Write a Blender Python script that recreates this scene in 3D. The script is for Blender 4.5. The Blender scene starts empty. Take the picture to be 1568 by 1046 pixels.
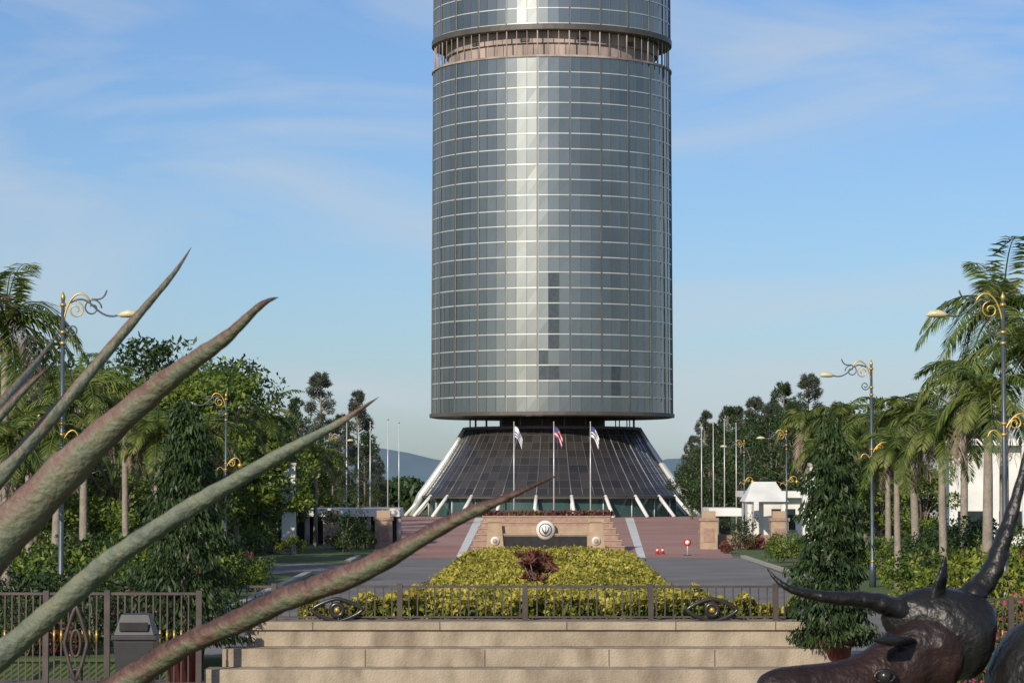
import bpy, math, random
import numpy as np
from mathutils import Vector
random.seed(7); rng=np.random.default_rng(7)
sc=bpy.context.scene
pi=math.pi
# ------------------------------------------------------------ materials
def newmat(name):
    m=bpy.data.materials.new(name); m.use_nodes=True
    nt=m.node_tree; b=nt.nodes['Principled BSDF']; return m,nt,b
def mat(name,c1,c2=None,rough=.7,metal=0,scale=3,bump=0,bscale=30,detail=6,spec=.5,lo=.35,hi=.65,stretch=None):
    m,nt,b=newmat(name); N=nt.nodes; L=nt.links
    b.inputs['Roughness'].default_value=rough; b.inputs['Metallic'].default_value=metal
    b.inputs['Specular IOR Level'].default_value=spec
    if c2 is None: c2=tuple(x*.75 for x in c1)
    tc=N.new('ShaderNodeTexCoord'); no=N.new('ShaderNodeTexNoise'); no.inputs['Scale'].default_value=scale; no.inputs['Detail'].default_value=detail
    src=tc.outputs['Object']
    if stretch:
        mp=N.new('ShaderNodeMapping'); mp.inputs['Scale'].default_value=stretch; L.new(src,mp.inputs[0]); src=mp.outputs[0]
    L.new(src,no.inputs['Vector'])
    r=N.new('ShaderNodeValToRGB'); r.color_ramp.elements[0].position=lo; r.color_ramp.elements[1].position=hi
    r.color_ramp.elements[0].color=(*c1,1); r.color_ramp.elements[1].color=(*c2,1)
    L.new(no.outputs['Fac'],r.inputs['Fac']); L.new(r.outputs['Color'],b.inputs['Base Color'])
    if bump:
        n2=N.new('ShaderNodeTexNoise'); n2.inputs['Scale'].default_value=bscale; n2.inputs['Detail'].default_value=4
        L.new(tc.outputs['Object'],n2.inputs['Vector'])
        bp=N.new('ShaderNodeBump'); bp.inputs['Strength'].default_value=bump; bp.inputs['Distance'].default_value=.05
        L.new(n2.outputs['Fac'],bp.inputs['Height']); L.new(bp.outputs['Normal'],b.inputs['Normal'])
    return m
def leafmat(name,cols,rough=.5,trans=.25,scale=.8):
    m,nt,b=newmat(name); N=nt.nodes; L=nt.links
    g=N.new('ShaderNodeNewGeometry'); r=N.new('ShaderNodeValToRGB')
    els=r.color_ramp.elements
    n=len(cols)
    els[0].color=(*cols[0],1); els[0].position=0; els[1].color=(*cols[-1],1); els[1].position=1
    for i in range(1,n-1):
        e=els.new(i/(n-1)); e.color=(*cols[i],1)
    tc=N.new('ShaderNodeTexCoord'); no=N.new('ShaderNodeTexNoise'); no.inputs['Scale'].default_value=scale; no.inputs['Detail'].default_value=3
    L.new(tc.outputs['Object'],no.inputs['Vector'])
    a=N.new('ShaderNodeMath'); a.operation='MULTIPLY_ADD'; a.inputs[1].default_value=.6
    L.new(g.outputs['Random Per Island'],a.inputs[0])
    s=N.new('ShaderNodeMath'); s.operation='MULTIPLY_ADD'; s.inputs[1].default_value=1.6; s.inputs[2].default_value=-.6
    L.new(no.outputs['Fac'],s.inputs[0]); L.new(s.outputs[0],a.inputs[2])
    L.new(a.outputs[0],r.inputs['Fac']); L.new(r.outputs['Color'],b.inputs['Base Color'])
    b.inputs['Roughness'].default_value=rough; b.inputs['Specular IOR Level'].default_value=.3
    t=N.new('ShaderNodeBsdfTranslucent'); L.new(r.outputs['Color'],t.inputs['Color'])
    mx=N.new('ShaderNodeMixShader'); mx.inputs[0].default_value=trans
    L.new(b.outputs[0],mx.inputs[1]); L.new(t.outputs[0],mx.inputs[2])
    L.new(mx.outputs[0],N['Material Output'].inputs['Surface'])
    return m
M={}
M['grass']=mat('grass',(.05,.085,.02),(.09,.12,.035),.9,scale=.15,bump=.5,bscale=4)
M['asphalt']=mat('asphalt',(.13,.125,.125),(.19,.18,.18),.85,scale=.3,bump=.2)
M['pave']=mat('paving',(.16,.13,.11),(.22,.18,.15),.85,scale=.8,bump=.2)
M['redpave']=mat('red_paving',(.30,.16,.135),(.36,.22,.19),.85,scale=.12,bump=.2)
M['white']=mat('white_paint',(.75,.75,.73),(.6,.6,.58),.5,scale=.6)
M['conc']=mat('concrete_warm',(.36,.30,.225),(.19,.155,.12),.9,scale=1.3,bump=.5,bscale=14,detail=14,lo=.38,hi=.7)
M['stain']=mat('concrete_stained',(.37,.31,.235),(.20,.16,.12),.9,scale=1.7,bump=.5,bscale=20,detail=14,lo=.38,hi=.7,stretch=(1.2,1,.6))
M['concgap']=mat('concrete_gap',(.42,.34,.31),(.2,.165,.15),.85,scale=.5,bump=.3,bscale=3,stretch=(1,1,.4))
M['tan']=mat('tan_stone',(.42,.31,.21),(.32,.24,.17),.8,scale=2,bump=.3)
M['pinkbrick']=mat('pink_brick',(.36,.24,.19),(.28,.17,.14),.85,scale=4,bump=.3)
M['kerb']=mat('kerb',(.4,.38,.35),(.28,.27,.25),.85,scale=2)
M['black']=mat('black_plaque',(.02,.02,.02),(.03,.03,.03),.25)
M['iron']=mat('fence_iron',(.045,.036,.035),(.08,.06,.055),.55,metal=.2)
M['gold']=mat('gold_paint',(.62,.42,.12),(.5,.32,.08),.4,metal=.6)
M['pole']=mat('lamp_pole',(.06,.08,.1),(.09,.11,.13),.4,metal=.3)
M['lamp']=mat('lamp_glass',(.65,.58,.38),(.55,.48,.3),.3)
M['steel']=mat('flagpole_steel',(.6,.62,.64),(.5,.5,.52),.35,metal=.2)
M['bark']=mat('bark',(.14,.11,.08),(.22,.19,.15),.9,scale=5,bump=.6,bscale=20)
M['palmbark']=mat('palm_bark',(.2,.17,.14),(.29,.25,.21),.9,scale=4,bump=.6,bscale=12)
M['terra']=mat('terracotta',(.16,.04,.035),(.11,.03,.025),.6)
M['bin']=mat('bin_plastic',(.02,.022,.026),(.03,.03,.034),.45)
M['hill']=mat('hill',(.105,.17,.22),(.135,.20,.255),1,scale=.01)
M['alu']=mat('mullion',(.11,.115,.12),(.16,.165,.165),.45,metal=.5,scale=.3)
M['trans']=mat('transom',(.66,.68,.66),(.54,.55,.53),.35,metal=.4,scale=.3)
M['rim']=mat('rim_band',(.06,.055,.05),(.09,.08,.07),.5,scale=.4)
M['dark']=mat('soffit_dark',(.05,.042,.038),(.07,.06,.055),.7,scale=.4)
M['red']=mat('red_paint',(.5,.03,.03),(.4,.02,.02),.5)
M['bluef']=mat('blue_cloth',(.03,.05,.2),(.03,.04,.15),.7)
M['window']=mat('window_dark',(.02,.03,.035),(.03,.04,.045),.1)
M['teal']=mat('base_glass',(.05,.1,.1),(.03,.07,.07),.12,scale=.3)
M['dry']=mat('dry_inflorescence',(.20,.15,.12),(.3,.23,.18),.9,scale=6)
L_green=leafmat('leaf_green',[(.026,.055,.01),(.07,.12,.018),(.145,.20,.03),(.24,.28,.055)])
L_dark=leafmat('leaf_dark',[(.015,.031,.010),(.03,.058,.017),(.062,.10,.03)],trans=.15)
L_grey=leafmat('leaf_casuarina',[(.04,.055,.04),(.065,.08,.055),(.10,.115,.08)],trans=.15)
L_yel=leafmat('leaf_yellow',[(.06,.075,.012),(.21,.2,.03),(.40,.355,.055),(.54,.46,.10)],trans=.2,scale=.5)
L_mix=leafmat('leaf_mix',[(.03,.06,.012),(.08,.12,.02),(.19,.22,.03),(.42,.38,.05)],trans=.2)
L_red=leafmat('leaf_red',[(.05,.025,.02),(.13,.04,.035),(.2,.08,.06),(.13,.14,.04)],trans=.2)
L_palm=leafmat('leaf_palm',[(.035,.065,.015),(.08,.125,.025),(.15,.195,.045),(.27,.26,.09)],trans=.3)
L_pink=leafmat('flower_pink',[(.5,.06,.12),(.6,.12,.2)],trans=.3)
# ------------------------------------------------------------ mesh builder
def link(o,parent=None):
    sc.collection.objects.link(o)
    if parent: o.parent=parent
    return o
def empty(name,loc=(0,0,0),rz=0):
    o=bpy.data.objects.new(name,None); o.location=loc; o.rotation_euler=(0,0,rz); return link(o)
class MB:
    def __init__(s): s.v=[];s.f=[];s.m=[];s.mats=[];s.sm=[]
    def mi(s,m):
        if m not in s.mats: s.mats.append(m)
        return s.mats.index(m)
    def add(s,vs,fs,m,smooth=False):
        b=len(s.v); s.v.extend([tuple(map(float,v)) for v in vs]); i=s.mi(m)
        for f in fs: s.f.append(tuple(int(k)+b for k in f)); s.m.append(i); s.sm.append(smooth)
    def box(s,x0,x1,y0,y1,z0,z1,m):
        vs=[(x,y,z) for x in (x0,x1) for y in (y0,y1) for z in (z0,z1)]
        s.add(vs,[(0,1,3,2),(4,6,7,5),(0,4,5,1),(2,3,7,6),(0,2,6,4),(1,5,7,3)],m)
    def tube(s,pts,rad,m,n=8,caps=True,smooth=True,flat=1.0):
        pts=[Vector(p) for p in pts]; vs=[];k=len(pts)
        if isinstance(rad,(int,float)): rad=[rad]*k
        up=Vector((0,0,1)); prev=None
        for i,p in enumerate(pts):
            t=(pts[min(i+1,k-1)]-pts[max(i-1,0)]).normalized()
            if prev is None:
                a=t.cross(up)
                if a.length<1e-3: a=t.cross(Vector((1,0,0)))
            else: a=prev-t*prev.dot(t)
            a.normalize(); prev=a; b=t.cross(a)
            for j in range(n):
                q=2*pi*j/n; vs.append(p+a*math.cos(q)*rad[i]+b*math.sin(q)*rad[i]*flat)
        fs=[(i*n+j,i*n+(j+1)%n,(i+1)*n+(j+1)%n,(i+1)*n+j) for i in range(k-1) for j in range(n)]
        if caps: fs+= [tuple(range(n-1,-1,-1)),tuple(range((k-1)*n,k*n))]
        s.add(vs,fs,m,smooth)
    def lathe(s,prof,m,n=72,c=(0,0),smooth=False,ph=0,caps=False):
        vs=[(c[0]+r*math.cos(2*pi*(j+ph)/n),c[1]+r*math.sin(2*pi*(j+ph)/n),z) for r,z in prof for j in range(n)]
        k=len(prof)
        fs=[(i*n+j,i*n+(j+1)%n,(i+1)*n+(j+1)%n,(i+1)*n+j) for i in range(k-1) for j in range(n)]
        if caps: fs+=[tuple(range(n-1,-1,-1)),tuple(range((k-1)*n,k*n))]
        s.add(vs,fs,m,smooth)
    def leaves(s,P,m,L=.12,W=.05,d=None,var=.4):
        P=np.asarray(P,float); n=len(P)
        if n==0: return
        a=rng.normal(size=(n,3))
        if d is not None: a=np.asarray(d)+a*.35
        a/=np.linalg.norm(a,axis=1,keepdims=True)
        b=np.cross(a,rng.normal(size=(n,3))); b/=np.linalg.norm(b,axis=1,keepdims=True)
        sc_=1+var*rng.uniform(-1,1,size=(n,1))
        V=np.stack([P-a*L*sc_,P+b*W*sc_,P+a*L*sc_,P-b*W*sc_],1).reshape(-1,3)
        base=len(s.v); s.v.extend(map(tuple,V.tolist())); i=s.mi(m)
        F=(np.arange(n)[:,None]*4+np.arange(4)+base).tolist()
        s.f.extend(map(tuple,F)); s.m.extend([i]*n); s.sm.extend([False]*n)
    def mesh(s,name):
        me=bpy.data.meshes.new(name); me.from_pydata(s.v,[],s.f)
        for m in s.mats: me.materials.append(m)
        me.polygons.foreach_set('material_index',s.m); me.polygons.foreach_set('use_smooth',s.sm); me.update(); return me
    def obj(s,name,parent=None,loc=(0,0,0),rz=0):
        o=bpy.data.objects.new(name,s.mesh(name)); o.location=loc; o.rotation_euler=(0,0,rz); return link(o,parent)
def inst(name,me,loc,rz=0,s=1,sz=None):
    o=bpy.data.objects.new(name,me); o.location=loc; o.rotation_euler=(0,0,rz); o.scale=(s,s,sz if sz else s); return link(o)
# survey: u = lateral run in m per 4200 m of distance from the terrace
def X(u,d): return u*d/4200.0
# ------------------------------------------------------------ ground
g=MB()
ys=[(-80,2.4),(16,2.4),(45,-.4),(61.0,-.4),(61.9,0),(140,0),(400,0),(1500,0),(9000,0)]
xs=[-9000,-600,-60,-20,0,20,60,600,9000]
vs=[(x,y,z) for (y,z) in ys for x in xs]; n=len(xs)
g.add(vs,[(i*n+j,i*n+j+1,(i+1)*n+j+1,(i+1)*n+j) for i in range(len(ys)-1) for j in range(n-1)],M['grass'])
g.obj('ground')
def sheet(name,pts,z,m):
    b=MB(); b.add([(x,y,z) for x,y in pts],[tuple(range(len(pts)))],m); return b.obj(name)
sheet('front_pavement',[(-30,46),(30,46),(30,60.9),(-30,60.9)],-.396,M['pave'])
sheet('avenue_road',[(-8.5,62.5),(11,62.5),(11.8,145),(-7.6,145)],.004,M['asphalt'])
sheet('cross_road',[(-60,118),(-8.1,118),(-7.8,132),(-60,132)],.004,M['asphalt'])
sheet('red_plaza',[(-7.4,142),(11.4,142),(22,300),(-12.5,300)],.008,M['redpave'])
sheet('white_marking_left',[(-2.9,142),(-2.5,142),(-3.0,292),(-3.9,292)],.012,M['white'])
sheet('white_marking_right',[(6.9,142),(6.5,142),(12.0,292),(12.9,292)],.012,M['white'])
k=MB()
k.box(-8.8,-8.5,62.5,117,0,.13,M['kerb']); k.box(11.8,12.05,62.5,142,0,.13,M['kerb']); k.box(-8.1,-7.8,133,142,0,.13,M['kerb'])
k.obj('road_kerb')
# ------------------------------------------------------------ office tower
TX,TY=4.5,309.0
tw=empty('office_tower',(TX,TY,0))
R0=13.55
def RR(z): return R0*(1-.018*(z-11.3)/59)
def glassmat():
    m,nt,b=newmat('mirror_glass'); N=nt.nodes; L=nt.links
    g=N.new('ShaderNodeNewGeometry'); tc=N.new('ShaderNodeTexCoord')
    r=N.new('ShaderNodeValToRGB'); e=r.color_ramp.elements
    e[0].color=(.205,.222,.215,1); e[1].color=(.36,.375,.35,1)
    no=N.new('ShaderNodeTexNoise'); no.inputs['Scale'].default_value=.12; no.inputs['Detail'].default_value=5
    mp=N.new('ShaderNodeMapping'); mp.inputs['Scale'].default_value=(1,1,.5)
    L.new(tc.outputs['Object'],mp.inputs[0]); L.new(mp.outputs[0],no.inputs['Vector'])
    a=N.new('ShaderNodeMath'); a.operation='MULTIPLY_ADD'; a.inputs[1].default_value=.35
    L.new(g.outputs['Random Per Island'],a.inputs[0]); 
    s=N.new('ShaderNodeMath'); s.operation='MULTIPLY_ADD'; s.inputs[1].default_value=1.8; s.inputs[2].default_value=-.6
    L.new(no.outputs['Fac'],s.inputs[0]); L.new(s.outputs[0],a.inputs[2])
    L.new(a.outputs[0],r.inputs['Fac']); L.new(r.outputs['Color'],b.inputs['Base Color'])
    b.inputs['Metallic'].default_value=.9; b.inputs['Roughness'].default_value=.25
    return m
GL=glassmat()
GD=mat('open_window',(.07,.085,.095),(.10,.115,.12),.2,metal=.5)
def drum(z0,rows,rh,tag,special=()):
    b=MB(); bm_=MB(); bt=MB()
    for c in range(72):
        a0=2*pi*(c)/72-pi/2-math.radians(7.5); a1=a0+2*pi/72   # c=0..2 is the front bay
        for r in range(rows):
            za=z0+r*rh+.05; zb=z0+(r+1)*rh-.05
            j=[random.uniform(-.010,.010) for _ in range(4)]
            vs=[((RR(z)+jj)*math.cos(a),(RR(z)+jj)*math.sin(a),z) for (a,z),jj in zip([(a0,za),(a1,za),(a1,zb),(a0,zb)],j)]
            m=GD if (c,r) in special else GL
            b.add(vs,[(0,1,2,3)],m)
        main=(c%3==0); w=.075 if main else .02; dp=.13 if main else .05
        ca,sa=math.cos(a0),math.sin(a0); zt=z0+rows*rh
        vs=[]
        for z in (z0,zt):
            for (dr,dw) in ((-.1,-w),(dp,-w),(dp,w),(-.1,w)):
                rr=RR(z)+dr; vs.append((rr*ca-dw*sa,rr*sa+dw*ca,z))
        bm_.add(vs,[(0,1,5,4),(1,2,6,5),(2,3,7,6),(3,0,4,7)],M['alu'])
        if main:
            vs=[]
            for z in (z0,zt):
                for dw in (w+.005,w+.05):
                    rr=RR(z)+.07; vs.append((rr*ca-dw*sa,rr*sa+dw*ca,z))
            bm_.add(vs,[(0,1,3,2)],M['trans'])
    for r in range(rows+1):
        z=z0+r*rh; h=.055
        bt.lathe([(RR(z)-.08,z-h),(RR(z)+.055,z-h),(RR(z)+.055,z+h),(RR(z)-.08,z+h)],M['trans'],72,ph=-1.5-18)
    b.obj('glass_panels_'+tag,tw); bm_.obj('mullions_'+tag,tw); bt.obj('transoms_'+tag,tw)
spec={(1,8),(1,7),(1,6),(1,5),(1,4),(0,3),(1,2),(0,2),(7,2),(7,1)}
RH=1.674
drum(11.35,23,RH,'lower',spec)
drum(53.5,38,RH,'upper')
b=MB()
b.lathe([(5.9,10.9),(13.2,10.9),(R0+.25,11.0),(R0+.25,11.4),(R0-.2,11.4)],M['rim'])
b.lathe([(11.6,52.9),(RR(53)-.1,52.8),(RR(53)+.22,52.85),(RR(53)+.22,53.45),(RR(53)-.3,53.45)],M['rim'])
b.lathe([(RR(50)-.2,49.82),(RR(50)+.2,49.84),(RR(50)+.2,50.05),(RR(50)-.3,50.05),(11.6,49.95)],M['concgap'])
b.lathe([(13.2,117.1),(13.3,118.4),(0.1,118.4)],M['conc'])
b.obj('rim_bands',tw)
b=MB(); b.lathe([(11.7,49.9),(11.7,51.6),(12.0,51.6),(12.0,52.85)],M['concgap'],72)
for i in range(24):
    a=-pi/2+2*pi*i/24
    if i%5 in (1,3):
        ca,sa=math.cos(a),math.sin(a)
        vs=[]
        for z in (51.75,52.2):
            for dr,dw in ((-.1,-.5),(.12,-.5),(.12,.5),(-.1,.5)):
                vs.append(((12.0+dr)*ca-dw*sa,(12.0+dr)*sa+dw*ca,z))
        b.add(vs,[(0,1,5,4),(1,2,6,5),(2,3,7,6),(0,3,2,1),(4,5,6,7)],M['dark'])
b.obj('service_floor',tw)
b=MB()
for i in range(72):
    a=2*pi*(i+1.5)/72; r=RR(52)-.12
    b.tube([(r*math.cos(a),r*math.sin(a),49.9),(r*math.cos(a),r*math.sin(a),52.9)],.04 if i%3 else .08,M['concgap'],6)
b.obj('gap_columns',tw)
b=MB(); b.lathe([(5.9,9.6),(5.9,11.0)],M['dark'],48)
for i in range(24):
    a=2*pi*(i+.5)/24; b.tube([(9.3*math.cos(a),9.3*math.sin(a),9.6),(9.3*math.cos(a),9.3*math.sin(a),10.95)],.07,M['alu'],6)
b.obj('neck',tw)
def skirtR(z): 
    t=(9.75-z)/(9.75-2.3); return 9.6+4.9*(t*.82+.18*t*t)
m,nt,bb=newmat('skirt_glass'); bb.inputs['Roughness'].default_value=.25; bb.inputs['IOR'].default_value=1.7
N=nt.nodes;LL=nt.links; gg=N.new('ShaderNodeNewGeometry'); rr=N.new('ShaderNodeValToRGB'); rr.color_ramp.elements[0].color=(.018,.017,.017,1); rr.color_ramp.elements[1].color=(.042,.037,.034,1)
LL.new(gg.outputs['Random Per Island'],rr.inputs[0]); LL.new(rr.outputs[0],bb.inputs['Base Color']); SK=m
b=MB(); bf=MB(); nr=9
for c in range(72):
    a0=2*pi*c/72-pi/2-math.radians(7.5); a1=a0+2*pi/72
    for r in range(nr):
        za=9.75-(9.75-2.3)*r/nr; zb=9.75-(9.75-2.3)*(r+1)/nr
        vs=[(skirtR(z)*math.cos(a),skirtR(z)*math.sin(a),z) for a,z in ((a0,zb),(a1,zb),(a1,za),(a0,za))]
        b.add(vs,[(0,1,2,3)],SK)
    zz=[9.75-(7.45)*t/6 for t in range(7)]
    bf.tube([((skirtR(z)+.03)*math.cos(a0),(skirtR(z)+.03)*math.sin(a0),z) for z in zz],.08 if c%3==0 else .03,M['alu'],5)
for r in range(nr+1):
    z=9.75-7.45*r/nr
    bf.lathe([(skirtR(z),z+.04),(skirtR(z)+.05,z),(skirtR(z),z-.04)],M['alu'],72,ph=-19.5)
bf.lathe([(9.2,9.55),(9.85,9.6),(9.85,9.9),(5.9,9.92)],M['dark'],72)
bf.lathe([(14.3,2.3),(14.75,2.2),(14.75,2.0),(13.9,2.0)],M['dark'],72)
b.obj('skirt_panels',tw); bf.obj('skirt_frames',tw)
b=MB(); b.lathe([(13.9,2.0),(13.9,.02)],M['teal'],72)
for i in range(24):
    a=2*pi*i/24-pi/2-math.radians(7.5)
    b.tube([(14.5*math.cos(a),14.5*math.sin(a),2.3),(16.6*math.cos(a),16.6*math.sin(a),.0)],.21,M['white'],6)
    b.tube([(13.95*math.cos(a),13.95*math.sin(a),0),(13.95*math.cos(a),13.95*math.sin(a),2)],.06,M['white'],5)
for a in (0,pi):
    for da in (-.12,0,.12,):
        f=lambda z:skirtR(max(z,2.3))+.25+(1.1*(2.3-z)/2.3 if z<2.3 else 0)
        pts=[(f(z)*math.cos(a+da),f(z)*math.sin(a+da),z) for z in (9.8,8,6,4,2.3,0)]
        b.tube(pts,[.25,.35,.45,.5,.5,.4],M['trans'],6)
b.obj('base_struts',tw)
# ------------------------------------------------------------ entrance monument
en=empty('stepped_terrace',(0,0,0)); b=MB()
for i in range(6):
    x0=-2.3+i*.12; x1=6.3-i*.12
    b.box(x0,x1,154+i*1.2,162,i*.32,(i+1)*.32-.06,M['pinkbrick'])
    b.box(x0-.03,x1+.03,153.95+i*1.2,162.0+i*.003,(i+1)*.32-.06,(i+1)*.32,M['tan'])
b.obj('steps',en)
sg=empty('monument_sign',(1.82,150,0)); b=MB()
for sx in (-1,1):
    x=sx*2.75
    vs=[(x-.5,-.5,0),(x+.5,-.5,0),(x+.5,.5,0),(x-.5,.5,0),(x-.36,-.36,1.7),(x+.36,-.36,1.7),(x+.36,.36,1.7),(x-.36,.36,1.7)]
    b.add(vs,[(0,1,5,4),(1,2,6,5),(2,3,7,6),(3,0,4,7),(4,5,6,7)],M['tan'])
    b.box(x-.45,x+.45,-.45,.45,1.72,1.9,M['tan'])
    b.tube([(x,-.46,.7),(x,-.52,.7)],.24,M['white'],16); b.tube([(x,-.5,.7),(x,-.54,.7)],.14,M['tan'],12)
b.box(-2.4,2.4,-.25,.25,0,1.02,M['tan']); b.box(-2.25,2.25,-.29,-.25,.18,.96,M['black'])
b.box(-2.38,2.38,-.3,.3,1.023,1.1,M['tan']); b.box(-2.38,2.38,.0,.28,1.103,1.5,M['tan'])
b.tube([(0,.2,1.3),(0,-.34,1.3)],.55,M['tan'],32); b.tube([(0,-.34,1.3),(0,-.37,1.3)],.5,M['white'],32)
b.tube([(0,-.37,1.3),(0,-.385,1.3)],.36,M['pole'],24); b.tube([(0,-.385,1.3),(0,-.4,1.3)],.31,M['white'],24)
for sx in (-1,1):
    b.tube([(0,-.41,1.08),(sx*.14,-.41,1.25),(sx*.2,-.41,1.45)],[.05,.04,.02],M['pole'],6)
b.tube([(0,-.41,1.1),(0,-.41,1.5)],.03,M['gold'],6)
b.obj('sign_body',sg)
def gate(xa,xb,d,h=2.2):
    for x in (xa,xb):
        b=MB(); b.box(-.5,.5,-.5,.5,0,h*.74,M['tan']); b.box(-.58,.58,-.58,.58,h*.74,h*.82,M['pinkbrick']); b.box(-.4,.4,-.4,.4,h*.82,h,M['tan'])
        b.box(-.3,.3,-.53,-.5,.4,h*.55,M['pinkbrick'])
        b.obj('gate_pillar',loc=(x,d,0))
gate(X(-275,163),X(-196,163),163); gate(X(300,160),X(408,160),160)
b=MB(); b.box(X(-263,164),X(-208,164),163.8,164.3,0,.8,M['pinkbrick']); b.obj('low_brick_wall')
b=MB(); b.box(X(312,161),X(396,161),160.8,161.3,0,.8,M['pinkbrick']); b.obj('low_brick_wall')
# ------------------------------------------------------------ front retaining wall and fence
b=MB()
b.box(-5.85,6.95,60.75,61.9,.34,.70,M['stain']); b.box(-5.9,7.0,60.67,61.95,.703,.88,M['conc'])
b.box(-6.3,7.05,59.9,60.9,-.05,.337,M['stain']); b.box(-6.6,7.1,59.1,60.0,-.4,-.053,M['stain'])
for x in (-3.2,-.6,2.1,4.4): b.box(x,x+.02,59.89,59.91,-.04,.33,M['dark'])
for x in (-4.4,-1.6,1.2,3.6,5.8): b.box(x,x+.02,60.66,60.7,.70,.884,M['dark'])
o=b.obj('stepped_retaining_wall')
bv=o.modifiers.new('bev','BEVEL'); bv.width=.025; bv.segments=2
def fence(name,x0,x1,y,z0,z1,posts,step=.19,gold=False):
    b=MB(); b.box(x0,x1,y-.025,y+.025,z1-.055,z1,M['iron']); b.box(x0,x1,y-.02,y+.02,z0+.06,z0+.10,M['iron'])
    for p in posts: b.box(p-.06,p+.06,y-.06,y+.06,z0,z1+.04,M['iron'])
    x=x0+step/2
    while x<x1:
        if min([abs(x-p) for p in posts]+[9])>.08:
            b.box(x-.015,x+.015,y-.012,y+.012,z0+.10,z1-.05,M['iron'])
            if gold: b.tube([(x,y,z0+.95),(x,y,z0+1.2)],.026,M['gold'],6)
        x+=step
    return b
def ring(b,c,rx,rz,r,m,n=28,pw=1):
    pts=[]
    for i in range(n+1):
        t=2*pi*i/n; cx,sz_=math.cos(t),math.sin(t)
        pts.append((c[0]+rx*math.copysign(abs(cx)**pw,cx),c[1],c[2]+rz*math.copysign(abs(sz_)**pw,sz_)))
    b.tube(pts,r,m,6,caps=False)
b=fence('f',-6.0,6.1,61.3,.88,1.66,[-5.3,-2.5,.29,3.09,5.87])
for cx in (-3.89,4.45):
    ring(b,(cx,61.2,1.12),.56,.25,.05,M['black'],pw=1.5); ring(b,(cx,61.2,1.12),.13,.13,.06,M['black']); 
    b.tube([(cx,61.24,1.12),(cx,61.18,1.12)],.06,M['gold'],14)
b.obj('iron_fence')
b=fence('f',-14,-6.6,58.5,-.38,1.62,[-13.9,-11.8,-9.9,-8.6,-6.65],.15,True)
for cx in (-9.25,):
    ring(b,(cx,58.4,.55),.24,.78,.045,M['iron'],pw=1.7); ring(b,(cx,58.4,.55),.1,.28,.035,M['iron']); ring(b,(cx,58.4,-.1),.1,.1,.03,M['iron'])
b.obj('iron_fence')
b=fence('f',8.4,16,58.5,-.38,1.5,[8.45,10.6,12.8,15],.15,True); b.obj('iron_fence')
b=MB()
def frus(b,x,y,z0,z1,w0,w1,d0,d1,m):
    vs=[(x+sx*w/2,y+sy*d/2,z) for z,w,d in ((z0,w0,d0),(z1,w1,d1)) for sx,sy in ((-1,-1),(1,-1),(1,1),(-1,1))]
    b.add(vs,[(3,2,1,0),(0,1,5,4),(1,2,6,5),(2,3,7,6),(3,0,4,7),(4,5,6,7)],m)
frus(b,0,0,.12,1.5,.55,.74,.5,.66,M['bin']); frus(b,0,0,1.52,1.6,.82,.82,.74,.74,M['bin']); frus(b,0,0,1.602,1.98,.74,.5,.66,.4,M['bin'])
b.box(-.26,.26,-.35,-.33,1.68,1.84,M['black']); b.box(-.25,.25,-.2,.2,0,.12,M['iron'])
o=b.obj('litter_bin',loc=(X(-573,50),50,-.4)); bv=o.modifiers.new('bev','BEVEL'); bv.width=.02; bv.segments=2
# ------------------------------------------------------------ street lamps
def lampmesh():
    b=MB()
    b.tube([(0,0,0),(0,0,.9),(0,0,1.0),(0,0,4),(0,0,8.9)],[.14,.13,.08,.07,.05],M['pole'],10)
    for z in (1.0,5.2,5.5,7.7,8.0,8.75): b.tube([(0,0,z),(0,0,z+.08)],.085,M['gold'],10)
    b.tube([(0,0,8.9),(0,0,9.0),(0,0,9.15)],[.05,.07,.01],M['gold'],8)
    def curve(f,n=24): return [f(i/n) for i in range(n+1)]
    def bez(p0,p1,p2,p3):
        return curve(lambda t:tuple((1-t)**3*a+3*(1-t)**2*t*b_+3*(1-t)*t*t*c+t**3*d for a,b_,c,d in zip(p0,p1,p2,p3)),16)
    b.tube(bez((0,0,8.1),(.05,0,9.1),(.55,0,9.35),(.75,0,8.85)),.03,M['gold'],6)
    b.tube(bez((.2,0,8.85),(.85,0,9.25),(.85,0,8.2),(1.65,0,8.55)),.03,M['pole'],6)
    def spiral(cx,cz,r,t0,dr,m,th=.022,turn=1.4):
        pts=curve(lambda t:(cx+r*(1-.75*t)*math.cos(t0+dr*2*pi*turn*t),0,cz+r*(1-.75*t)*math.sin(t0+dr*2*pi*turn*t)),26); b.tube(pts,th,m,5)
    spiral(.35,8.65,.24,pi/2,-1,M['gold']); spiral(.8,8.7,.26,0,1,M['pole']); spiral(.25,8.1,.18,pi,1,M['pole'])
    b.tube(bez((.8,0,8.95),(1.05,0,8.9),(1.15,0,9.0),(1.2,0,9.2)),[.025]*16+[.01],M['pole'],5)
    b.tube([(1.5,0,8.5),(1.6,0,8.52),(1.78,0,8.55),(2.0,0,8.54),(2.12,0,8.5)],[.04,.13,.19,.15,.02],M['lamp'],10,flat=.6)
    b.tube(bez((0,0,5.3),(-.3,0,6.0),(-.7,0,5.9),(-.72,0,5.55)),.03,M['gold'],6)
    spiral(-.3,5.55,.18,pi/2,1,M['gold'],.025)
    b.tube([(-.72,0,5.57),(-.72,0,5.48),(-.72,0,5.38),(-.72,0,5.25)],[.03,.15,.12,.03],M['gold'],8)
    b.tube(bez((0,0,5.0),(.2,0,5.5),(.4,0,5.4),(.45,0,5.15)),.025,M['gold'],5)
    return b.mesh('street_lamp')
LM=lampmesh()
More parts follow.
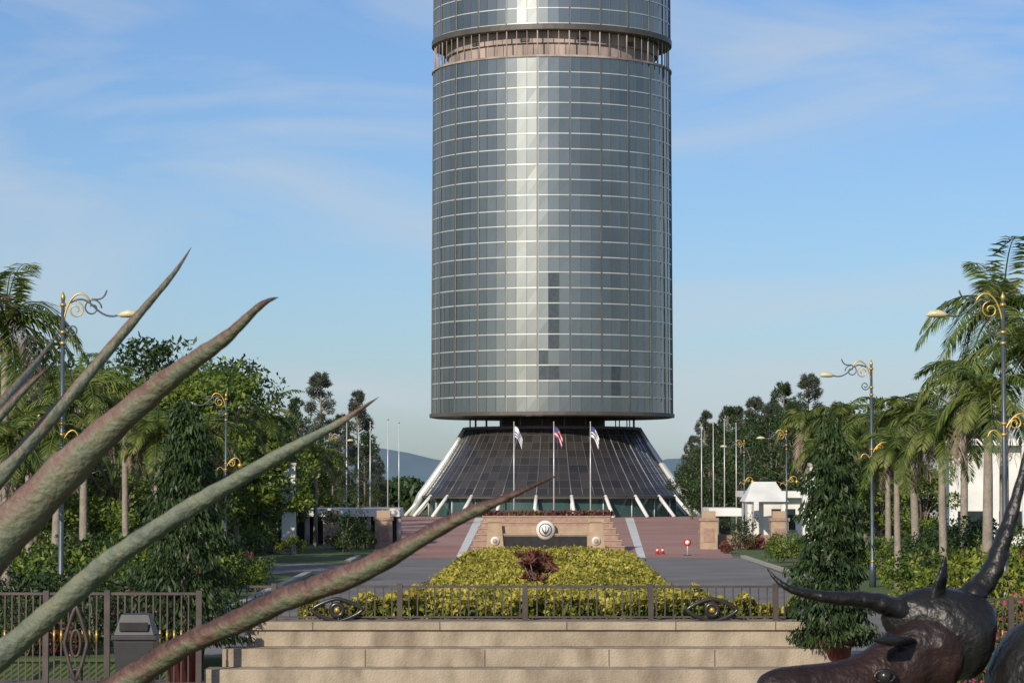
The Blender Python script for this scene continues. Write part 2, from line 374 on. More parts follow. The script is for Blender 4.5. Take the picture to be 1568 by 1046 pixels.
for d,x,rz,s in ((75,-12.3,0,1),(75,13.45,pi,1),(118,-12.3,pi,.85),(103,13.5,pi,.93),(159,-12.5,.1,.8),(140,14.0,pi-.1,.72),(196,-13,0,.8),(175,14.8,pi,.72)):
    inst('street_lamp',LM,(x,d,0),rz,s)
# ------------------------------------------------------------ flagpoles
def flagpole(x,d,h,flag=None,r=.07):
    e=empty('flagpole',(x,d,0)); b=MB(); b.tube([(0,0,0),(0,0,h)],[r,r*.55],M['steel'],8); b.tube([(0,0,h),(0,0,h+.06),(0,0,h+.14)],[.05,.08,.02],M['gold'],8); b.box(-.25,.25,-.25,.25,0,.25,M['conc'])
    b.obj('pole',e)
    if flag:
        b=MB(); w,hh=.85,1.6; nx,nz=8,8
        def P(i,j):
            u=i/nx; v=j/nz
            return (.06+w*u*(.85-.1*v), .14*math.sin(u*9+v*2)*u, h-.3-hh*v*.6-u*u*1.1)
        for i in range(nx):
            for j in range(nz):
                m=flag[j%len(flag)] if not (i<4 and j<4) else flag[-1]
                b.add([P(i,j),P(i+1,j),P(i+1,j+1),P(i,j+1)],[(0,1,2,3)],m,True)
        b.obj('flag',e)
for u,fl in ((3,[M['bluef'],M['white']]),(64,[M['red'],M['white'],M['red'],M['bluef']]),(120,[M['white'],M['white'],M['bluef']])):
    flagpole(X(u,245),245,9.1,fl)
for u in (-253,-235,-217,-190,-173): flagpole(X(u,205),205,8.2+random.uniform(-.3,.3),None,.05)
for u in (290,308,325,343): flagpole(X(u,205),205,8.2+random.uniform(-.3,.3),None,.05)
# ------------------------------------------------------------ white buildings
def walkway(x0,x1,d,z,name='covered_walkway'):
    e=empty(name,(0,0,0)); b=MB(); b.box(x0,x1,d,d+6,z,z+.5,M['white']); b.obj('roof',e)
    b=MB(); x=x0+.5
    while x<x1: b.tube([(x,d+.4,0),(x,d+.4,z)],.16,M['kerb'],10); x+=1.9
    b.box(x0+.3,x1-.3,d+5,d+5.4,0,z-.02,M['window']); b.obj('columns',e)
walkway(X(-420,170),X(-172,170),170,1.75); walkway(X(296,175),X(345,175),172,1.75)
def bldg(x0,x1,d,h,dep=10):
    e=empty('white_building',(0,0,0)); b=MB(); b.box(x0,x1,d,d+dep,0,h,M['white']); b.box(x0-.4,x1+.4,d-.8,d+dep+.4,h+.003,h+.4,M['white']); b.obj('walls',e)
    b=MB(); x=x0+1
    while x+1.6<x1:
        b.box(x,x+1.5,d-.03,d-.002,.9,2.2,M['window'])
        b.box(x-.08,x+1.58,d-.12,d-.032,.78,.88,M['kerb']); x+=2.4
    b.obj('windows',e)
    b=MB(); x=x0
    while x<x1+.1: b.box(x-.15,x+.15,d-.75,d-.45,0,h,M['white']); x+=4.8
    b.obj('columns',e)
bldg(X(372,172),X(455,172),172,2.9); bldg(X(655,160),X(850,160),160,6.0); bldg(X(-820,168),X(-470,168),176,4.4)
b=MB(); x0,x1=X(352,168),X(418,168)
b.add([(x0,166,2.7),(x1,166,2.7),(x1,170,2.7),(x0,170,2.7),(x0+.6,168,3.9),(x1-.6,168,3.9)],[(0,1,5,4),(1,2,5),(2,3,4,5),(3,0,4),(3,2,1,0)],M['white'])
for x in (x0+.3,x1-.3): b.box(x-.12,x+.12,166.3,166.6,0,2.68,M['white'])
b.obj('kiosk')
for u,d,w_,h in ((-341,150,.36,4.8),(465,120,.28,4.6),(452,128,.25,4.0)):
    b=MB(); b.box(-w_,w_,-w_,w_,0,h,M['white']); b.box(-w_-.06,w_+.06,-w_-.06,w_+.06,h,h+.15,M['kerb']); b.box(-w_-.08,w_+.08,-w_-.08,w_+.08,0,.4,M['kerb']); b.obj('white_pylon',loc=(X(u,d),d,0))
b=MB(); b.tube([(0,0,0),(0,0,.75)],.03,M['steel'],6); b.tube([(0,0,.7),(0,-.04,.7)],.2,M['red'],18); b.tube([(0,-.04,.7),(0,-.045,.7)],.12,M['white'],12); b.tube([(0,0,0),(0,0,.05)],.2,M['black'],12)
b.obj('traffic_sign',loc=(X(268,146),146,0))
for u in (222,230):
    b=MB(); b.tube([(0,0,0),(0,0,.04)],.15,M['red'],8); b.tube([(0,0,.04),(0,0,.2),(0,0,.3),(0,0,.45)],[.11,.08,.05,.02],M['red'],10); b.tube([(0,0,.2),(0,0,.28)],[.085,.065],M['white'],10)
    b.obj('traffic_cone',loc=(X(u,148),148,.01))
# ------------------------------------------------------------ vegetation
def clump(c,r,n,flat=.8):
    d=rng.normal(size=(n,3)); d/=np.linalg.norm(d,axis=1,keepdims=True)
    rr=r*rng.uniform(.35,1,size=(n,1))**.6
    return np.asarray(c)+d*rr*np.array([1,1,flat])
def broadleaf(h,w,mt,seed,nc=34,nl=230,leaf=.15):
    random.seed(seed); b=MB(); th=h*.34
    b.tube([(0,0,0),(.05,0,th*.6),(0.1,.05,th)],[.22,.17,.14],M['bark'],8)
    for i in range(nc):
        a=random.uniform(0,2*pi); q=random.random(); z=th*.75+ (h-th*.75)*q
        rad=w*.5*math.sin(pi*min(.97,.18+q*.8))**.7*random.uniform(.45,1.1)
        c=(rad*math.cos(a),rad*math.sin(a),z)
        b.tube([(0.1,.05,th*random.uniform(.7,1)),(c[0]*.5,c[1]*.5,th+(z-th)*.6),c],[.08,.05,.015],M['bark'],5)
        b.leaves(clump(c,w*random.uniform(.10,.2),nl,random.uniform(.55,1)),mt,leaf,leaf*.42)
    return b.mesh('tree')
def casuarina(h,w,seed,mt):
    random.seed(seed); b=MB(); b.tube([(0,0,0),(.1,0,h*.5),(0,.1,h*.97)],[.2,.12,.03],M['bark'],7)
    for i in range(70):
        q=random.uniform(.15,1)**.8; z=h*q; a=random.uniform(0,2*pi); rad=w*.5*(1-q)**.55*random.uniform(.4,1.05)+.12
        c=(rad*math.cos(a),rad*math.sin(a),z+rad*.35)
        b.tube([(0,0,z-.3),c],[.05,.01],M['bark'],4)
        P=clump((c[0]*.8,c[1]*.8,c[2]),.3+.6*(1-q)*random.uniform(.5,1),80,1.0); b.leaves(P,mt,.26,.03)
    return b.mesh('tree')
def columnar(h,w,seed,mt):
    random.seed(seed); b=MB(); b.tube([(0,0,0),(0,0,h*.95)],[.07,.02],M['bark'],6)
    n=int(13000); q=rng.uniform(0,1,n)**1.15; z=.1+q*(h-.1)
    a=rng.uniform(0,2*pi,n)
    prof=w*.5*np.clip(1-q,0,1)**.45*(.76+.22*np.sin(a*3+q*17)+.2*np.sin(q*47+a*2)+.12*np.sin(q*90-a*3))
    r=np.abs(prof)*rng.uniform(.3,1.12,n)**.5
    P=np.stack([r*np.cos(a),r*np.sin(a),z],1); d=np.stack([.35*np.cos(a),.35*np.sin(a),-np.ones(n)*.8],1)
    b.leaves(P,mt,.085,.024,d); return b.mesh('tree')
def palm(h,fl,seed,nf=20,lo=-.3,droop=.19):
    random.seed(seed); b=MB(); lean=random.uniform(-.3,.3)
    b.tube([(0,0,0),(lean*.3,0,h*.3),(lean*.8,0,h*.7),(lean,0,h)],[.2,.15,.13,.1],M['palmbark'],9)
    b.tube([(lean,0,h-.1),(lean,0,h+.5),(lean,0,h+1.0)],[.12,.13,.05],L_palm,8)
    for i in range(5):
        a=random.uniform(0,6.3); P=[]
        for t in rng.uniform(0,1,60): P.append((lean+math.cos(a)*(.15+.55*t)+rng.normal()*.1,math.sin(a)*(.15+.55*t)+rng.normal()*.1,h+.1-1.1*t*t+rng.normal()*.12))
        b.leaves(P,M['dry'],.2,.012,np.tile([0,0,-1.0],(60,1)))
    for i in range(nf):
        a=2*pi*i/nf*2.4+random.uniform(-.3,.3); el=random.uniform(lo,1.3); L=fl*random.uniform(.7,1.15)
        dead=random.random()<.08
        p=np.array([lean,0,h+.7]); dr=np.array([math.cos(a)*math.cos(el),math.sin(a)*math.cos(el),math.sin(el)])
        pts=[p.copy()]; dirs=[dr.copy()]; ns=13; dp=droop*random.uniform(.75,1.25)*(1.6 if dead else 1)
        for k_ in range(ns):
            dr=dr+np.array([0,0,-dp]); dr/=np.linalg.norm(dr); p=p+dr*L/ns; pts.append(p.copy()); dirs.append(dr.copy())
        b.tube(pts,[.035*(1-.85*k_/ns) for k_ in range(ns+1)],L_palm,4)
        side=np.array([-math.sin(a),math.cos(a),0])
        V=[];F=[]
        for k_ in range(1,ns*4):
            t=k_/(ns*4); j=t*ns; j0=min(int(j),ns-1); q=pts[j0]*(1-(j-j0))+pts[j0+1]*(j-j0); dd=dirs[j0]
            ll=fl*.24*math.sin(pi*min(.95,.12+t*.86))**.6
            for sgn in (-1,1):
                if random.random()<.06: continue
                v=side*sgn*.8+dd*.5+np.array([0,0,-.35+random.uniform(-.25,.35)]); v/=np.linalg.norm(v)
                wv=dd*.036
                tip=q+v*ll+np.array([0,0,-.15*ll]); mid=q+v*ll*.5
                n0=len(V); V+= [q,mid+wv,tip,mid-wv]; F.append((n0,n0+1,n0+2,n0+3))
        b.add(V,F,M['dry'] if dead else L_palm)
    return b.mesh('palm')
def shrub(w,h,mt,seed,n=1500,leaf=.07,asp=.45,m2=None,frac=7):
    random.seed(seed); b=MB(); 
    for i in range(5): a=random.uniform(0,6.3); b.tube([(0,0,0),(w*.25*math.cos(a),w*.25*math.sin(a),h*.7)],[.03,.01],M['bark'],4)
    k_=12
    for i in range(k_):
        a=random.uniform(0,6.3); r=w*.36*random.random()**.5; z=h*random.uniform(.2,.8)
        P=clump((r*math.cos(a),r*math.sin(a),z),w*random.uniform(.14,.24),n//k_,.9); b.leaves(P,mt,leaf,leaf*asp)
        if m2: b.leaves(P[:n//k_//frac]*np.array([1.08,1.08,1.05]),m2,leaf*.8,leaf*.6)
    return b.mesh('shrub')
TA=broadleaf(8.2,7,L_green,1); TB=broadleaf(7,6,L_green,2); TC=broadleaf(9,8,L_dark,3); TD=broadleaf(8.4,7.5,L_green,9,44,200)
CA=casuarina(13,6.0,4,L_grey); CB=casuarina(11.5,5.5,5,L_grey); CD=casuarina(12.5,7,6,L_dark)
PA=palm(8.2,3.4,11,20); PB=palm(6.2,2.9,12,17,-.2,.15); PC=palm(5.2,2.5,13,15,0,.21); PD=palm(6.8,3.0,14,18,-.2,.23)
SG=shrub(2.2,1.7,L_green,21); SY=shrub(2,1.4,L_mix,22); SR=shrub(1.6,1.1,L_red,23,1200,.09,.4); SD=shrub(2.6,2.2,L_dark,24); SP=shrub(1.8,1.3,L_green,25,1300,.06,.45,L_pink,5)
R=random.Random(5)
def put(name,me,u,d,s=1,z=0,sz=None): return inst(name,me,(X(u,d),d,z),R.uniform(0,6.28),s,sz)
for u,d,s,me in ((-500,146,1.15,TA),(-440,155,1.15,TD),(-545,140,1.1,TB),(-395,165,1.1,TB),(-600,125,1.0,TA),(-730,130,1.1,TC),(-680,150,1.15,TD),(-350,200,.9,TC),(-470,132,1.0,TD),(-640,138,1.1,TA),(-415,185,1.25,TC),(-770,118,.95,TD),(-560,165,1.3,TC),(-370,150,.85,TB),(-325,190,.75,TD),(-520,118,.75,TB)): put('broadleaf_tree',me,u,d,s)
for u,d,me,s in ((-776,88,PA,1.02),(-590,112,PD,.92),(-655,104,PB,1.05),(-735,96,PC,1.0),(-380,150,PA,.82),(-540,100,PC,.95),(-300,165,PB,.8),(-465,120,PC,1.0),(-700,82,PC,.9),(-420,135,PD,.85),(-770,74,PC,.85)): put('palm_tree',me,u,d,s)
for u,d,me,s in ((-294,232,CA,1.0),(-236,240,CB,1.0),(-262,260,CD,.8),(-330,250,CD,.9),(-205,270,CB,.55),(-225,225,CD,.6),(-275,215,CD,.55)): put('casuarina_tree',me,u,d,s)
for u,d,me,s in ((752,92,PA,1.1),(690,108,PD,1.05),(810,86,PB,1.2),(575,128,PB,.95),(450,150,PD,.95),(510,140,PC,1.2),(618,115,PC,1.15),(725,82,PC,1.1),(540,165,PA,.72),(590,96,PC,.85),(660,92,PC,.95),(480,128,PC,.9)): put('palm_tree',me,u,d,s)
for u,d,me,s in ((296,262,CB,.9),(330,255,CD,.85),(372,248,CA,.88),(415,240,CD,.98),(455,235,CA,1.0),(275,280,CB,.72),(630,240,CD,.85),(660,250,CB,.9),(700,240,CD,.9),(500,250,CA,.85),(560,250,CD,.9),(345,268,CB,.95),(310,240,CD,.7),(395,230,CA,.8),(430,220,CD,.8)): put('casuarina_tree',me,u,d,s)
for u,d,s in ((450,205,.95),(560,205,.95),(620,200,.9),(350,220,.85),(400,215,.95),(510,195,.9),(300,230,.72),(325,245,.85),(375,240,1.0),(680,205,.9)): put('broadleaf_tree',TC,u,d,s)
for u,d,s in ((625,130,.62),(560,145,.7)): put('broadleaf_tree',TB,u,d,s)
beds=[]
for i in range(56):
    d=R.uniform(66,112); x=-R.uniform(10.0,10+min(10,d*.1)); beds.append((x,d))
for i in range(60):
    d=R.uniform(66,140); x=R.uniform(12.9,13+min(12,d*.11)); beds.append((x,d))
for i in range(24):
    d=R.uniform(134,165); x=-R.uniform(9,26); beds.append((x,d))
for x,d in beds:
    me,nm=R.choice([(SG,'green_shrub'),(SY,'yellow_shrub'),(SR,'croton_shrub'),(SD,'green_shrub'),(SR,'croton_shrub'),(SP,'flowering_shrub'),(SG,'green_shrub')])
    inst(nm,me,(x,d,0),R.uniform(0,6),R.uniform(.75,1.35))
for i in range(16):
    me,nm=R.choice([(SD,'green_shrub'),(SG,'green_shrub'),(SR,'croton_shrub'),(SD,'green_shrub')])
    inst(nm,me,(-R.uniform(9.4,13.5),R.uniform(62.5,68),0),R.uniform(0,6),R.uniform(.6,.9))
for i in range(12):
    me,nm=R.choice([(SG,'green_shrub'),(SR,'croton_shrub'),(SG,'green_shrub')])
    inst(nm,me,(-R.uniform(9.3,10.4),R.uniform(70,112),0),R.uniform(0,6),R.uniform(.5,.85))
for u,d,s,me in ((-238,161,1.0,SG),(-225,160,.7,SG),(345,158,.95,SD),(370,158,.9,SR),(330,150,.7,SR),(395,150,.8,SR),(-640,80,1.5,SG),(-690,84,1.5,SG),(-660,76,1.4,SG),(-610,78,1.1,SG),(760,80,1.5,SY),(690,82,1.4,SY),(620,84,1.2,SG),(780,70,1.5,SY),(650,74,1.2,SY),(600,72,.8,SY),(740,63,1.0,SP),(700,62.5,.9,SP),(780,64,1.1,SP),(-620,66,.9,SD),(-560,64,.7,SR),(-720,64,1.0,SD),(-400,150,1.2,SG),(-360,155,1.1,SD)):
    put({SG:'green_shrub',SD:'green_shrub',SR:'croton_shrub',SY:'yellow_shrub',SP:'flowering_shrub'}[me],me,u,d,s)
for x in (9.6,10.2,10.9,8.8): inst('flowering_shrub',SP,(x,57.2+R.uniform(-.4,.4),-.39),R.uniform(0,6),.95)
# potted columnar trees
for x,w,h in ((X(-498,60.4),2.6,5.4),(X(486,60.4),2.05,5.1)):
    e=empty('potted_columnar_tree',(x,60.3,-.4))
    b=MB(); b.lathe([(.0,0),(.34,0),(.46,.85),(.52,.85),(.52,1.0),(.44,1.0),(.42,.9),(0,.9)],M['terra'],24,smooth=True); b.obj('pot',e)
    o=bpy.data.objects.new('tree',columnar(h,w,3,L_dark)); o.location=(0,0,.7); link(o,e)
# flower bed hedge
b=MB()
n=62000
AX=.0130
d=62.6+52*rng.uniform(0,1,n)**1.5; hw=5.6-1.55*np.minimum(1,(d-62.6)/52*2.4)-.4*(d-62.6)/52
v=rng.uniform(-1,1,n); x=AX*d+v*hw
zt=(.78+.33*np.clip((d-64)/45,0,1))*(1-.25*np.abs(v)**4)+.11*np.sin(x*2.1+d*1.3)+.08*np.sin(x*5.3)*np.sin(d*2.9)+.05*np.sin(x*9+d*7)
zt=zt*np.clip((115.5-d)/1.5,0,1)**.5
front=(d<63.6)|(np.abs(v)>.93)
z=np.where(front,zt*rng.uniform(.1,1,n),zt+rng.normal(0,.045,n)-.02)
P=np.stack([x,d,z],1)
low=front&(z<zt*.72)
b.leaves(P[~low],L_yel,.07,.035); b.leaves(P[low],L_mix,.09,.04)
n=14000; x=rng.uniform(-4.8,6.4,n); top=1.35+.14*np.sin(x*1.9)+.1*np.sin(x*5)+.07*np.sin(x*11); z=.5+(top-.5)*rng.uniform(0,1,n)**.7; y=rng.uniform(61.95,62.8,n)
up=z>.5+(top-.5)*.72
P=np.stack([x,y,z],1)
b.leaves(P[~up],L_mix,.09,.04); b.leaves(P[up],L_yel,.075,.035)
b.box(-4.4,6.0,62.7,64,0.01,.55,M['bark'])
b.obj('flower_bed_hedge')
b=MB(); rows=[]
for dd in (63,66,70,78,90,102,113):
    hw_=5.6-1.55*min(1,(dd-62.6)/52*2.4)-.4*(dd-62.6)/52-.25; zz=(.78+.33*min(1,max(0,(dd-64)/45)))-.28
    rows.append([(AX*dd-hw_,dd,.006),(AX*dd-hw_,dd,zz*.7),(AX*dd,dd,zz),(AX*dd+hw_,dd,zz*.7),(AX*dd+hw_,dd,.006)])
vs=[p for r in rows for p in r]
b.add(vs,[(i*5+j,i*5+j+1,(i+1)*5+j+1,(i+1)*5+j) for i in range(len(rows)-1) for j in range(4)],M['grass'])
b.obj('flower_bed_mound')
b=MB()
for i in range(34):
    a=R.uniform(0,6.3); r=R.uniform(.05,.65); top=(r*math.cos(a),r*math.sin(a),R.uniform(.35,1.3)*(1-.3*r)); b.tube([(0,0,0),top],[.025,.012],M['bark'],4)
    n=26; dd=rng.normal(size=(n,3)); dd[:,2]=np.abs(dd[:,2])+.2; dd/=np.linalg.norm(dd,axis=1,keepdims=True)
    b.leaves(np.array(top)+dd*.14,L_red,.15,.03,dd)
b.obj('cordyline_shrub',loc=(X(38,82),82,.65))
b=MB(); n=1500; b.leaves(np.stack([rng.uniform(-2.0,6.0,n),rng.uniform(160.4,161.8,n),rng.uniform(1.9,2.2,n)],1),L_red,.12,.05)
b.obj('flower_row')
# distant trees and hills
b=MB()
for i in range(190):
    x=R.uniform(-160,170); y=R.uniform(345,420)
    near=-45<x<60
    h=R.uniform(2.5,4.6) if near else R.uniform(4,9)
    for k_ in range(4): b.leaves(clump((x+R.uniform(-3,3),y,h*R.uniform(.3,.9)),R.uniform(1.6,2.2) if near else R.uniform(2,3.4),120),L_dark,.5,.22)
b.obj('distant_trees')
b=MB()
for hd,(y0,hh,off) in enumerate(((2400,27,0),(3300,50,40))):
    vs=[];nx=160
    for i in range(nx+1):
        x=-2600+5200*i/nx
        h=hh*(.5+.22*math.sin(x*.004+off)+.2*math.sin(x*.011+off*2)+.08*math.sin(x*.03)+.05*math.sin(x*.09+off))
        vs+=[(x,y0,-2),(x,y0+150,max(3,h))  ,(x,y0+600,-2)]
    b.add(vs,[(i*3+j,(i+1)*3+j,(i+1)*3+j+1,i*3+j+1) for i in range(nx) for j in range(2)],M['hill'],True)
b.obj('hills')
# ------------------------------------------------------------ agave
def agmat():
    m,nt,b=newmat('agave_leaf'); N=nt.nodes; L=nt.links
    tc=N.new('ShaderNodeTexCoord'); no=N.new('ShaderNodeTexNoise'); no.inputs['Scale'].default_value=14; no.inputs['Detail'].default_value=12; no.inputs['Roughness'].default_value=.7
    L.new(tc.outputs['Object'],no.inputs['Vector'])
    at=N.new('ShaderNodeAttribute'); at.attribute_name='brown'
    a=N.new('ShaderNodeMath'); a.operation='MULTIPLY_ADD'; a.inputs[1].default_value=1.25; L.new(no.outputs['Fac'],a.inputs[0]); 
    s=N.new('ShaderNodeMath'); s.operation='MULTIPLY_ADD'; s.inputs[1].default_value=.95; s.inputs[2].default_value=-.42; L.new(at.outputs['Fac'],s.inputs[0]); L.new(s.outputs[0],a.inputs[2])
    r=N.new('ShaderNodeValToRGB'); e=r.color_ramp.elements; e[0].color=(.06,.078,.072,1); e[0].position=0.0; e[1].color=(.055,.03,.028,1); e[1].position=1.0
    for ps,c in ((.28,(.12,.14,.10,1)),(.42,(.15,.155,.10,1)),(.58,(.16,.105,.085,1)),(.75,(.12,.065,.055,1))):
        q=e.new(ps); q.color=c
    L.new(a.outputs[0],r.inputs[0]); L.new(r.outputs[0],b.inputs['Base Color']); b.inputs['Roughness'].default_value=.6
    n2=N.new('ShaderNodeTexNoise'); n2.inputs['Scale'].default_value=55; n2.inputs['Detail'].default_value=10; L.new(tc.outputs['Object'],n2.inputs['Vector'])
    bp=N.new('ShaderNodeBump'); bp.inputs['Strength'].default_value=.8; bp.inputs['Distance'].default_value=.012; L.new(n2.outputs['Fac'],bp.inputs['Height']); L.new(bp.outputs['Normal'],b.inputs['Normal'])
    return m
AG=agmat()
def interp(pts,w,n=40):
    pts=np.array(pts,float); w=np.array(w,float); k=len(pts)
    out=[];ow=[]
    for i in range(n+1):
        t=i/n*(k-1); j=min(int(t),k-2); f=t-j
        p0=pts[max(j-1,0)];p1=pts[j];p2=pts[j+1];p3=pts[min(j+2,k-1)]
        out.append(.5*((2*p1)+(-p0+p2)*f+(2*p0-5*p1+4*p2-p3)*f*f+(-p0+3*p1-3*p2+p3)*f**3)); ow.append(w[j]*(1-f)+w[j+1]*f)
    return np.array(out),ow
ag=empty('agave_plant',(0,6.0,4.0))
def agleaf(path,w,y0,y1,brown,i):
    s=.00143; k=len(path); p3=[]; ws=[]
    for j,(x,z) in enumerate(path):
        y=y0+(y1-y0)*j/(k-1); f=(6+y)/6 if j<k-1 else 1
        p3.append((x*s*f,y,z*s*f)); ws.append(w[j]*s*.5*f)
    P,W=interp(p3,ws,80); vs=[];br=[]
    prof=[(-1,.30),(-.6,.02),(-.15,-.12),(.3,-.02),(1,.35),(.75,-.1),(.3,-.5),(-.3,-.55),(-.75,-.2)]
    nn=len(prof)
    for j in range(len(P)):
        t=P[min(j+1,len(P)-1)]-P[max(j-1,0)]; t/=np.linalg.norm(t)
        a=np.cross(t,[0,1,.0]); a/=np.linalg.norm(a); c=np.cross(a,t)
        a2=a*.93+c*.36; c2=np.cross(a2,t)
        wob=1+.05*math.sin(j*1.2+i)+.04*math.sin(j*.43+i*2)+.03*math.sin(j*2.9+i)
        for qi,(u,v_) in enumerate(prof):
            ej=1+(.07*math.sin(j*2.3+qi*2) if abs(u)>.9 else 0)
            vs.append(P[j]+a2*u*W[j]*wob*ej+c2*v_*W[j]); tt=1-j/len(P)
            br.append(brown*(.35+.65*(1 if abs(u)>.7 else 0))+ (max(0,tt-.86)*5))
    b=MB(); m=len(P)
    b.add(vs,[(j*nn+q,j*nn+(q+1)%nn,(j+1)*nn+(q+1)%nn,(j+1)*nn+q) for j in range(m-1) for q in range(nn)],AG,True)
    o=b.obj('leaf_%d'%i,ag); at=o.data.attributes.new('brown','FLOAT','POINT'); at.data.foreach_set('value',br)
    ss=o.modifiers.new('s','SUBSURF'); ss.levels=1; ss.render_levels=1
agleaf([(-491,358),(-520,314),(-584,238),(-684,118),(-784,2),(-920,-160),(-1250,-650)],[0,9,17,24,32,44,70],.5,0,.4,1)
agleaf([(-357,280),(-385,267),(-437,218),(-494,177),(-554,130),(-654,40),(-784,-98),(-930,-260),(-1250,-650)],[0,12,24,34,44,64,88,105,110],-.6,0,.45,2)
agleaf([(-202,128),(-264,87),(-344,43),(-424,-3),(-499,-48),(-604,-118),(-684,-187),(-784,-272),(-940,-390),(-1250,-650)],[0,14,24,30,34,40,44,48,60,90],-.3,0,.1,3)
agleaf([(76,10),(-4,-25),(-94,-65),(-224,-137),(-344,-182),(-414,-215),(-504,-255),(-594,-311),(-760,-400),(-1250,-650)],[0,14,28,44,48,44,44,48,60,100],-1.0,0,.75,4)
agleaf([(-689,232),(-734,172),(-784,112),(-900,-40),(-1250,-650)],[0,12,20,30,60],.9,0,.5,5)
agleaf([(-700,180),(-740,145),(-800,80),(-900,-20),(-1250,-650)],[0,12,20,30,60],.2,0,.8,6)
agleaf([(-1300,500),(-1290,200),(-1260,-200),(-1250,-650)],[0,50,90,90],.3,0,.2,7)
agleaf([(-1900,300),(-1700,50),(-1500,-300),(-1250,-650)],[0,50,90,90],-.3,0,.2,8)
agleaf([(-2000,-100),(-1800,-150),(-1500,-400),(-1250,-650)],[0,50,90,90],.6,0,.3,9)
b=MB(); s=.00143; b.tube([(-1250*s,0,-1.6),(-1250*s,0,-1.2),(-1250*s,0,-650*s)],[.16,.14,.12],M['bark'],12); b.obj('stem',ag)
# ------------------------------------------------------------ buffalo statue
BZ=mat('bronze_patina',(.007,.007,.008),(.016,.015,.015),.42,metal=.1,scale=6,bump=.5,bscale=14,detail=8,spec=.45)
BB=mat('bronze_brown',(.030,.014,.013),(.014,.009,.009),.46,metal=.1,scale=6,bump=.5,bscale=14,detail=8,spec=.4)
bu=empty('buffalo_statue',(0,7.5,4.0)); s=.001786
def skin(name,nodes,edges,m,parent,root=0,sub=2):
    me=bpy.data.meshes.new(name); me.from_pydata([(x*s,y*s,z*s) for x,y,z,rx,ry in nodes],edges,[]); me.materials.append(m)
    o=bpy.data.objects.new(name,me); link(o,parent)
    md=o.modifiers.new('skin','SKIN'); md.use_smooth_shade=True
    for i,(x,y,z,rx,ry) in enumerate(nodes):
        me.skin_vertices[0].data[i].radius=(rx*s,ry*s); me.skin_vertices[0].data[i].use_root=(i==root)
    u=o.modifiers.new('sub','SUBSURF'); u.levels=sub; u.render_levels=sub
    return o
nodes=[(1300,120,-400,210,190),(1000,60,-370,190,185),(840,20,-330,130,150),(720,0,-285,80,95),(1600,170,-370,190,190),(1780,200,-330,120,120),
 (1020,-60,-600,70,70),(1010,-70,-780,42,42),(1010,-70,-880,38,38),(990,200,-600,70,70),(990,210,-780,42,42),(990,210,-880,38,38),
 (1700,70,-560,85,85),(1760,60,-730,45,45),(1740,60,-880,38,38),(1680,310,-560,85,85),(1740,320,-730,45,45),(1720,320,-880,38,38),
 (1860,210,-420,22,22),(1890,215,-650,14,14)]
edges=[(0,1),(1,2),(2,3),(0,4),(4,5),(1,6),(6,7),(7,8),(1,9),(9,10),(10,11),(4,12),(12,13),(13,14),(4,15),(15,16),(16,17),(5,18),(18,19)]
skin('body',nodes,edges,BZ,bu)
nodes=[(690,0,-270,78,85),(625,-10,-248,52,70),(575,-30,-300,50,60),(500,-50,-314,42,44),(430,-70,-316,38,44),(385,-80,-322,36,44),(366,-84,-326,20,26)]
skin('head',nodes,[(i,i+1) for i in range(6)],BB,bu)
nodes=[(740,10,-250,60,75),(670,0,-235,66,76),(630,0,-215,52,64),(600,-5,-222,36,56),(580,-10,-245,26,46)]
skin('poll',nodes,[(0,1),(1,2),(2,3),(3,4)],BZ,bu)
b=MB()
def horn(path,r,n=44,rib=.07):
    P,W=interp([(x*s,y*s,z*s) for x,y,z in path],[q*s for q in r],n)
    W=[w*(1+rib*math.sin(i*1.9)) for i,w in enumerate(W)]
    b.tube([tuple(p) for p in P],W,BZ,14,flat=.8)
horn([(384,-60,-133),(401,-60,-152),(426,-60,-166),(476,-50,-176),(546,-30,-183),(605,-10,-205),(625,0,-220)],[1,5,8,12,17,26,28])
horn([(802,60,70),(785,50,-10),(758,40,-90),(735,30,-145),(700,20,-180),(660,10,-205),(630,0,-220)],[1,9,15,19,24,30,30])
for path,r in (([(640,-20,-215),(645,-25,-175),(652,-30,-145),(658,-30,-115)],[9,17,12,1]),([(600,-60,-240),(560,-110,-238),(530,-140,-235)],[9,18,1])):
    P,W=interp([(x*s,y*s,z*s) for x,y,z in path],[q*s for q in r],16); b.tube([tuple(p) for p in P],W,BZ,10,flat=.45)
def ball(c,r,m):
    prof=[(r*math.sin(pi*i/8)+1e-5,c[2]+r*math.cos(pi*i/8)) for i in range(9)]
    b.lathe(prof,m,12,c=(c[0],c[1]),smooth=True)
ball((556*s,-86*s,-292*s),11*s,M['black']); ring(b,(556*s,-88*s,-292*s),15*s,9*s,3*s,BZ,16)
ball((385*s,-122*s,-312*s),8*s,M['black']); ring(b,(385*s,-124*s,-312*s),12*s,9*s,4*s,BZ,14)
b.obj('horns_ears_eyes',bu)
b=MB(); b.box(.9*1.3,2*1.8,-.6,1.1,-1.6,-1.56,M['conc']); b.obj('plinth',bu)
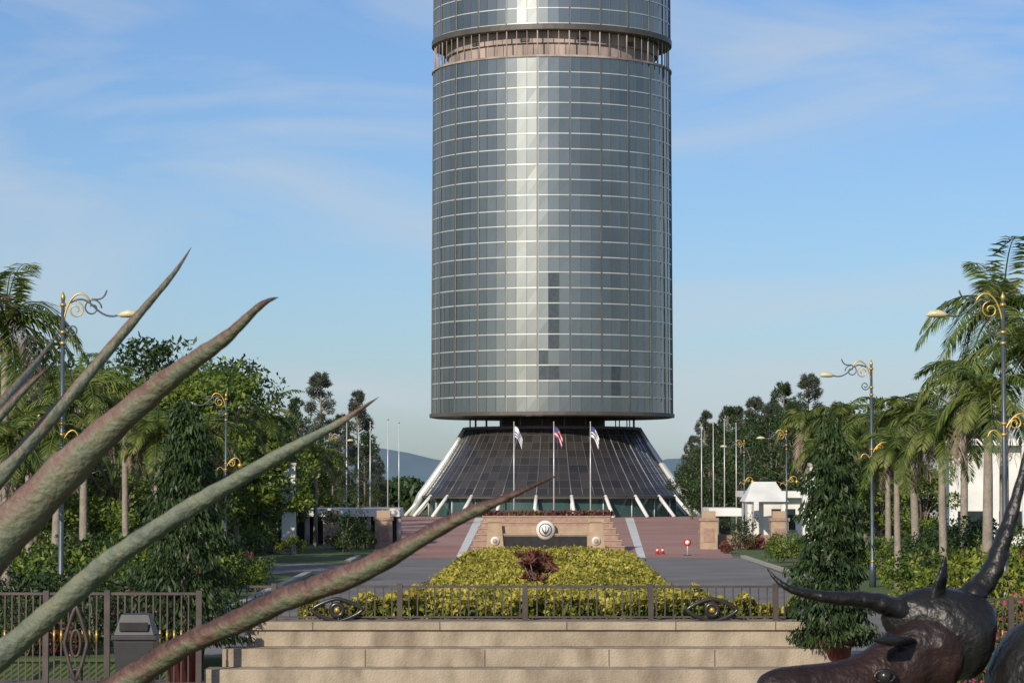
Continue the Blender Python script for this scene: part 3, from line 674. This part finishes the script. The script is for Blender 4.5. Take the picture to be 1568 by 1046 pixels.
# ------------------------------------------------------------ light, sky, camera
el=math.radians(25); az=math.radians(206)
sv=Vector((math.sin(az)*math.cos(el),math.cos(az)*math.cos(el),math.sin(el)))
sun=bpy.data.lights.new('sun','SUN'); sun.energy=4.6; sun.angle=math.radians(.5); sun.color=(1,.89,.72)
so=bpy.data.objects.new('sun',sun); so.rotation_euler=sv.to_track_quat('Z','Y').to_euler(); link(so)
w=bpy.data.worlds.new('World'); sc.world=w; w.use_nodes=True; nt=w.node_tree; N=nt.nodes; L=nt.links
sk=N.new('ShaderNodeTexSky'); sk.sky_type='NISHITA'; sk.sun_disc=False; sk.sun_elevation=el; sk.sun_rotation=az; sk.dust_density=.6; sk.air_density=1.0; sk.ozone_density=4.0
bg=N['Background']; bg.inputs['Strength'].default_value=.10
tint=N.new('ShaderNodeMixRGB'); tint.blend_type='MULTIPLY'; tint.inputs[0].default_value=1; tint.inputs[2].default_value=(.83,.92,1.10,1); L.new(sk.outputs[0],tint.inputs[1])
tc=N.new('ShaderNodeTexCoord'); mp=N.new('ShaderNodeMapping'); mp.inputs['Scale'].default_value=(1,1,4.0); mp.inputs['Rotation'].default_value=(0,.22,0); L.new(tc.outputs['Generated'],mp.inputs[0])
no=N.new('ShaderNodeTexNoise'); no.inputs['Scale'].default_value=5.5; no.inputs['Detail'].default_value=9; no.inputs['Roughness'].default_value=.5; no.inputs['Distortion'].default_value=.9; L.new(mp.outputs[0],no.inputs['Vector'])
cr=N.new('ShaderNodeValToRGB'); cr.color_ramp.elements[0].position=.42; cr.color_ramp.elements[0].color=(0,0,0,1); cr.color_ramp.elements[1].position=.78; cr.color_ramp.elements[1].color=(.85,.85,.85,1)
L.new(no.outputs['Fac'],cr.inputs[0])
mx=N.new('ShaderNodeMixRGB'); L.new(cr.outputs[0],mx.inputs[0]); L.new(tint.outputs[0],mx.inputs[1]); mx.inputs[2].default_value=(5.6,6.2,6.9,1)
L.new(mx.outputs[0],bg.inputs['Color'])
cam=bpy.data.cameras.new('camera'); co=bpy.data.objects.new('camera',cam); link(co)
co.location=(0,0,4.0); co.rotation_euler=(math.radians(90+2.89),0,0); cam.sensor_width=36; cam.lens=36*4200/1568
cam.clip_end=20000; cam.clip_start=.1
cam.dof.use_dof=True; cam.dof.focus_distance=150; cam.dof.aperture_fstop=32
sc.camera=co
sc.view_settings.view_transform='Standard'; sc.view_settings.look='None'; sc.view_settings.exposure=0
